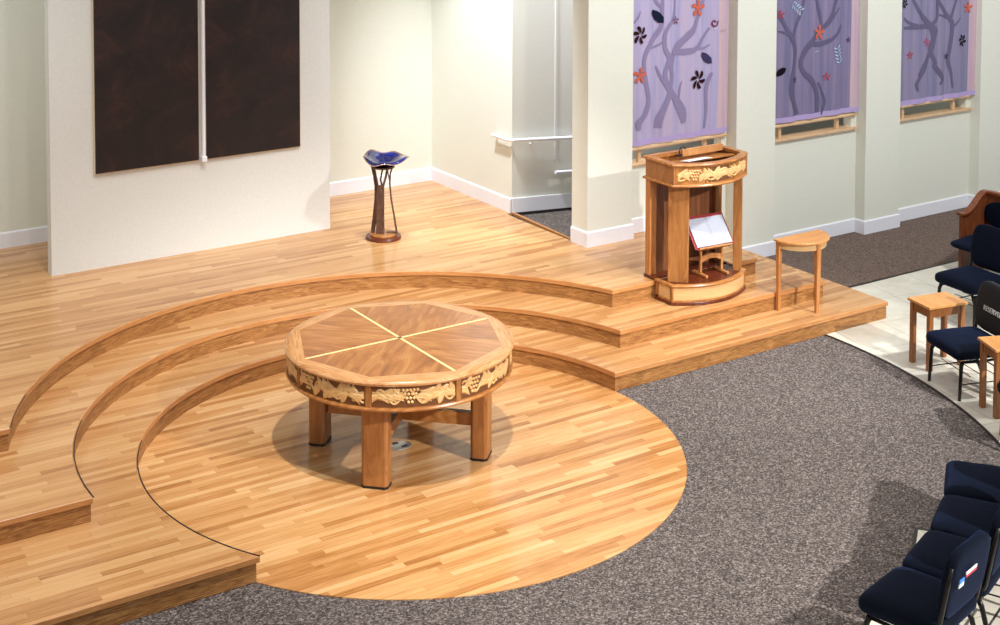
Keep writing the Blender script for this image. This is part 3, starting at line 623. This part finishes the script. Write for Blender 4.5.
# book stand and open book inside the podium
BS = thing('book_stand', 'small wooden stand on the podium floor holding the open book', 'book stand', (3.87+.095, 1.085-.165, 2*H+.196), rz=radians(-4))
for x in (-.13, .13):
    MB().box(x-.014, x+.014, -.10, .13, 0, .03).build('foot', M['oak'], BS, bevel=.008)
    MB().box(x-.011, x+.011, .0, .028, .03, .31).build('leg', M['oak'], BS, bevel=.003)
m = MB(); m.add([(x, y, z) for y in (.004, .022) for x, z in ((-.12, .13), (-.06, .155), (0, .162), (.06, .155), (.12, .13), (.12, .19), (0, .21), (-.12, .19))],
      [(0, 1, 2, 3, 4, 5, 6, 7), (15, 14, 13, 12, 11, 10, 9, 8)]+[(i, 8+i, 8+(i+1) % 8, (i+1) % 8) for i in range(8)]); m.build('crossbar', M['oak'], BS)
Tl = Matrix.Translation((0, -.045, .285)) @ Matrix.Rotation(radians(52), 4, 'X')
MB().box(-.19, .19, 0, .24, -.012, 0, Tl).build('back_rest', M['cherry_h'], BS, bevel=.003)
MB().box(-.20, .20, -.012, .004, -.012, .03, Tl).build('ledge', M['oak'], BS, bevel=.003)
BK = thing('open_book', 'large open book with red cover resting on the podium stand', 'book', BS.location, rz=radians(-4))
Tb = Matrix.Translation((0, -.045, .285)) @ Matrix.Rotation(radians(52), 4, 'X') @ Matrix.Translation((0, .006, .002))
MB().box(-.240, .240, -.006, .335, 0, .006, Tb).build('cover', M['red'], BK)
for sx in (-1, 1):
    m = MB(); n = 10; P = []; uv = []
    for i in range(n+1):
        t_ = i/n; x = sx*.216*t_; hz = .006+.024*(t_**.35)*(1-.55*t_)+.004
        for y in (.008, .302): P.append(Tb @ Vector((x, y, hz))); uv.append((t_, y*4))
        for y in (.008, .302): P.append(Tb @ Vector((x, y, .006))); uv.append((0, 0))
    fs = []
    for i in range(n):
        a = 4*i; b = a+4; fs += [(a, b, b+1, a+1), (a, a+2, b+2, b), (a+1, b+1, b+3, a+3)]
    fs.append((4*n, 4*n+2, 4*n+3, 4*n+1)); m.add(P, fs, uv); m.build('page_block', M['page'], BK)

# ------------------------------------------------------------------ half-round side table
ST = thing('side_table', 'half-round three-legged wooden side table beside the podium', 'table', (4.80, .575, H))
R_ = .315
half = [(-R_, .02), (-R_, 0)]+[(R_*cos(a), R_*sin(a)) for a in [pi+pi*i/24 for i in range(1, 24)]]+[(R_, 0), (R_, .02)]
MB().prism(half, .70, .722).build('tabletop', M['oak_top'], ST, bevel=.004)
ri = R_-.03; hp = [(-ri, .005)]+[(ri*cos(a), ri*sin(a)) for a in [pi+pi*i/24 for i in range(25)]]+[(ri, .005)]
MB().sweep(hp, [(-.012, .635), (0, .635), (0, .70)], closed=False).build('apron', M['maple'], ST, smooth='auto')
MB().box(-ri, ri, -.01, .005, .635, .70).build('rear_apron', M['maple'], ST)
for x, y in ((-.275, -.02), (.275, -.02), (.0, -.272)):
    m = MB(); m.add([Vector((x+a*sx, y+a*sy, z)) for z, a in ((0, .015), (.70, .024)) for sx, sy in ((-1, -1), (1, -1), (1, 1), (-1, 1))],
                    [(3, 2, 1, 0), (4, 5, 6, 7)]+[(i, (i+1) % 4, 4+(i+1) % 4, 4+i) for i in range(4)]); m.build('leg', M['oak'], ST, bevel=.003)

# ------------------------------------------------------------------ glass bowl on iron stand
VS = thing('bowl_stand', 'dark iron tree-like stand on a round wooden base in front of the alcove', 'stand', (1.86, 3.84, 3*H), rz=radians(-33.4)); VS.scale = (1.1, 1.1, 1.05)
MB().lathe([(.001, 0), (.172, 0), (.176, .01), (.17, .03), (.15, .034), (.001, .034)], 40).build('base', M['darkcherry'], VS, smooth='auto')
MB().lathe([(.001, .033), (.13, .033), (.132, .045), (.12, .055), (.001, .055)], 36).build('base_step', M['cherry_h'], VS, smooth='auto')
def px(x, y): return ((x-187)*.00187, .0, (548-y)*.00187)
def blade(pts, w_, th, y0=0):
    m = MB(); P = []
    for i, (x, y) in enumerate(pts):
        a = px(x, y); ww = w_[i] if isinstance(w_, list) else w_
        for dx, dy in ((-ww/2, -th/2), (ww/2, -th/2), (ww/2, th/2), (-ww/2, th/2)):
            yy = y0[i] if isinstance(y0, list) else y0
            P.append((a[0]+dx, yy+dy, max(a[2], .05)))
    n = len(pts); m.add(P, [(4*i+k, 4*i+(k+1) % 4, 4*i+4+(k+1) % 4, 4*i+4+k) for i in range(n-1) for k in range(4)]+[(3, 2, 1, 0), tuple(4*(n-1)+k for k in range(4))])
    m.build('trunk_blade', M['iron'], VS, bevel=.003)
blade([(130, 522), (141, 440), (150, 340), (150, 260), (140, 200), (127, 145)], [.04, .045, .04, .036, .03, .026], .03, .02)
blade([(172, 545), (172, 420), (172, 320), (173, 255)], [.082, .078, .078, .07], .035, [-.03, -.02, -.01, 0])
blade([(160, 270), (152, 220), (137, 145)], .018, .022, 0); blade([(182, 265), (172, 225), (187, 145)], .016, .022, .01)
blade([(184, 270), (200, 210), (213, 145)], .022, .024, -.01)
blade([(257, 522), (243, 430), (228, 340), (220, 250), (222, 200), (236, 145)], .016, .02, .03)
blade([(208, 150), (222, 230), (230, 320), (256, 520)], .010, .016, -.03)
MB().box(.03, .14, -.02, .02, .052, .066).build('foot_bar', M['iron'], VS, bevel=.003)
MB().lathe([(.10, .735), (.112, .735), (.112, .75), (.10, .75), (.10, .735)], 28).build('support_ring', M['iron'], VS, smooth='auto')
GB = thing('glass_bowl', 'ruffled cobalt blue glass bowl on top of the iron stand', 'bowl', (1.86, 3.84, 3*H+.792), rz=radians(-33.4))
def ruf(r_, z, t):
    k = max(0, (r_-.06)/.176); q_ = k*k
    return (r_*(1+k*(.10*cos(t)+.10*cos(2*t)+.07*cos(3*t+.4))), z*(1+.0*k)+q_*(.034*sin(t)-.012*cos(t)+.018*cos(2*t+.3)+.016*cos(5*t+1.0)))
prof = [(.001, .0), (.06, .0), (.085, .012), (.115, .04), (.15, .068), (.19, .085), (.225, .086), (.225, .092), (.187, .092), (.146, .077), (.107, .05), (.075, .022), (.04, .012), (.001, .012)]
MB().lathe(prof, 64, fn=ruf).build('bowl', M['glass'], GB, smooth=True)
n = 64; ring = []
for k in range(n+1):
    t_ = 2*pi*k/n; r_, z = ruf(.226, .089, t_); ring.append((r_*cos(t_), r_*sin(t_), z))
MB().tube(ring, .0045, 6).build('rim', M['glass_rim'], GB, smooth=True)

# ------------------------------------------------------------------ small wooden stools (stands) by the chairs
def make_stool():
    t = thing('wooden_stand', None, None)
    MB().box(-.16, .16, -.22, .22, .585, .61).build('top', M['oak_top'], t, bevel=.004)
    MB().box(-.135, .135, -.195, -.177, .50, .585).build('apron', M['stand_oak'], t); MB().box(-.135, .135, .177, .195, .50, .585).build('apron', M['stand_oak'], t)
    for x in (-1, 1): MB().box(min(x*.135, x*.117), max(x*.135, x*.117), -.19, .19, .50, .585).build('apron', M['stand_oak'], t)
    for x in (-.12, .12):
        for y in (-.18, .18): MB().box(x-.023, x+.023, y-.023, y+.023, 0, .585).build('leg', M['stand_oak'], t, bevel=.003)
    return t
def polar(o, a, R, extra=0):
    a_ = radians(a); o.location = (R*cos(a_), R*sin(a_), .0); o.rotation_euler = (0, 0, a_-pi/2+extra)   # local -Y faces the centre... +Y outward
s1 = make_stool(); polar(s1, -10.6, 5.18); tag(s1, 'small square wooden stand nearest the stage corner, its top bare', 'stand', 'wooden stands between the chairs')
s2 = copy_tree(s1); polar(s2, -23.2, 5.16); tag(s2, 'small square wooden stand at the right edge, beside the lettered chair', 'stand', 'wooden stands between the chairs')

# ------------------------------------------------------------------ upholstered chairs
def make_chair(cover=False, rack=True):
    t = thing('upholstered_chair', None, None)
    MB().cushion(.56, .55, .13, (0, .215, .41), e=9, crown=.012).build('seat', M['navy'], t, smooth=True)
    Tb_ = Matrix.Rotation(radians(-10), 4, 'X')
    MB().cushion(.51, .08, .44, (0, .505, .69), T=Tb_, e=8).build('backrest', M['cover'] if cover else M['navy'], t, smooth=True)
    for s_ in (-1, 1):
        MB().tube([(s_*.225, .02, .34), (s_*.232, .005, .30), (s_*.238, -.01, 0)], [.019, .018, .014], 8).build('front_leg', M['black'], t, smooth=True)
        MB().tube([(s_*.225, .415, .36), (s_*.236, .45, .30), (s_*.245, .50, .12), (s_*.25, .55, 0)], [.018, .017, .015, .013], 8).build('rear_leg', M['black'], t, smooth=True)
        MB().tube([(s_*.243, .43, .34), (s_*.252, .475, .46), (s_*.252, .525, .72), (s_*.250, .545, .83)], [.016, .016, .015, .012], 8).build('back_post', M['black'], t, smooth=True)
        MB().tube([(s_*.225, .0, .335), (s_*.225, .2, .325), (s_*.228, .43, .335)], .012, 8).build('side_rail', M['black'], t, smooth=True)
        MB().tube([(s_*.233, .0, .14), (s_*.243, .505, .14)], .006, 6).build('stretcher', M['black'], t, smooth=True)
    MB().tube([(-.235, .49, .18), (.235, .49, .18)], .007, 6).build('rear_bar', M['black'], t, smooth=True)
    if rack:
        for z, y in ((.20, .10), (.20, .22), (.20, .34)): MB().tube([(-.23, y, z), (.23, y, z)], .004, 6).build('rack_rod', M['black'], t)
    return t
G1 = 'navy chairs in the near row'; G2 = 'navy chairs on the tile by the stands'
c0 = make_chair()
polar(c0, -75.8, 4.13); tag(c0, 'nearest navy chair at the bottom right, leaflets tucked behind its back', 'chair', G1)
for a, lb in ((-67.8, 'navy chair second from the bottom in the near row of four'), (-59.9, 'navy chair third from the bottom in the near row of four'),
              (-52.0, 'navy chair at the far end of the near row, beside open carpet')):
    c_ = copy_tree(c0); polar(c_, a, 4.13); tag(c_, lb, 'chair', G1)
c_ = copy_tree(c0); polar(c_, -31.2, 4.87); tag(c_, 'navy chair cut off by the right edge, just below the second wooden stand', 'chair', G2)
c_ = copy_tree(c0); polar(c_, -3.1, 6.13); tag(c_, 'navy chair in the row behind, between the wooden stand and the pew', 'chair', G2)
cR = make_chair(cover=True); polar(cR, -17.1, 4.86); tag(cR, 'navy chair between the two wooden stands with white lettering on its black back cover', 'chair', G2)
cu = bpy.data.curves.new('t', 'FONT'); cu.body = 'RESERVED'; cu.size = .062; cu.extrude = .0015; cu.align_x = 'CENTER'; cu.align_y = 'CENTER'
to = bpy.data.objects.new('t', cu); COL.objects.link(to); bpy.context.view_layer.update()
me = bpy.data.meshes.new_from_object(to.evaluated_get(bpy.context.evaluated_depsgraph_get())); bpy.data.objects.remove(to, do_unlink=True)
me.materials.clear(); me.materials.append(M['lettering'])
lt = bpy.data.objects.new('lettering', me); COL.objects.link(lt); lt.parent = cR
lt.location = (0.05, .438, .688); lt.rotation_euler = (radians(90-10), 0, 0)
# leaflets in the near chair's back
a_ = radians(-75.8)
def on_chair(lx, ly, lz, a=a_, R=4.13):
    th = a-pi/2+0; return Vector((R*cos(a), R*sin(a), 0))+Vector((lx*cos(th+pi)-ly*sin(th+pi), lx*sin(th+pi)+ly*cos(th+pi), lz))
def leaflet(lx, lz, w_, h_, mats, label, tilt=0):
    o = MB(); o.box(-w_/2, w_/2, -.003, .003, 0, h_*.5); o.cur = 1; o.box(-w_/2, w_/2, -.004, .002, h_*.5, h_)
    ob_ = o.build('leaflet', mats, loc=(0, 0, 0)); th = a_+pi/2
    ob_.matrix_world = Matrix.Translation((4.13*cos(a_), 4.13*sin(a_), 0)) @ Matrix.Rotation(a_-pi/2, 4, 'Z') @ Matrix.Translation((lx, .578, lz)) @ Matrix.Rotation(radians(-10), 4, 'X') @ Matrix.Rotation(tilt, 4, 'Y')
    tag(ob_, label, 'leaflet', 'leaflets behind the nearest chair')
leaflet(.07, .745, .14, .034, [M['pinkred'], M['paper']], 'red and white leaflet behind the nearest chair')
leaflet(.20, .715, .06, .05, [M['paper'], M['blue']], 'blue and white leaflet behind the nearest chair')

# ------------------------------------------------------------------ pew
PW = thing('pew', 'dark wooden pew with scrolled end and navy cushions by the wall', 'pew', (0, 0, 0)); polar(PW, 5.35, 7.42)
prof_ = [(0, 0), (0, .655), (.0, .675), (.06, .672), (.13, .685), (.22, .73), (.30, .79), (.36, .828), (.42, .85), (.49, .852), (.52, .83), (.53, 0)]
def endp(x, w_): 
    m = MB(); n = len(prof_); m.add([(x+dx, y, z) for dx in (0, w_) for y, z in prof_], [tuple(range(n)), tuple(range(2*n-1, n-1, -1))]+[(i, n+i, n+(i+1) % n, (i+1) % n) for i in range(n)]); return m
e_ = endp(-.0, .045).build('end_panel', M['pew'], PW, bevel=.004)
cap = [(-.035, .70), (-.01, .688), (.04, .684), (.09, .688), (.15, .708), (.23, .752), (.30, .805), (.36, .846), (.42, .868), (.49, .870), (.53, .855), (.545, .83)]
m = MB(); P = []
for y, z in cap:
    for dx, dz in ((-.018, -.012), (.063, -.012), (.063, .016), (-.018, .016)): P.append((dx, y, z+dz))
m.add(P, [(4*i+k, 4*i+(k+1) % 4, 4*i+4+(k+1) % 4, 4*i+4+k) for i in range(len(cap)-1) for k in range(4)]+[(3, 2, 1, 0), tuple(4*(len(cap)-1)+k for k in range(4))]); m.build('scroll_cap', M['pew'], e_, bevel=.006)
LP = 2.4
MB().box(-.0-.0+.045, .0+LP, .02, .46, .36, .385).build('seat_board', M['pew'], PW)
MB().cushion(LP, .78, .085, (LP/2+.047, .05, .425), e=9).build('seat_cushion', M['navy'], PW, smooth=True)
MB().box(.045, LP, .47, .50, .2, .86, Matrix.Identity(4)).build('back_board', M['pew'], PW)
MB().cushion(LP, .07, .36, (LP/2+.047, .43, .65), e=9).build('back_cushion', M['navy'], PW, smooth=True)
MB().box(.045, LP, .45, .52, .85, .885).build('top_rail', M['pew'], PW, bevel=.006)
endp(LP+.045, .045).build('end_panel', M['pew'], PW, bevel=.004)
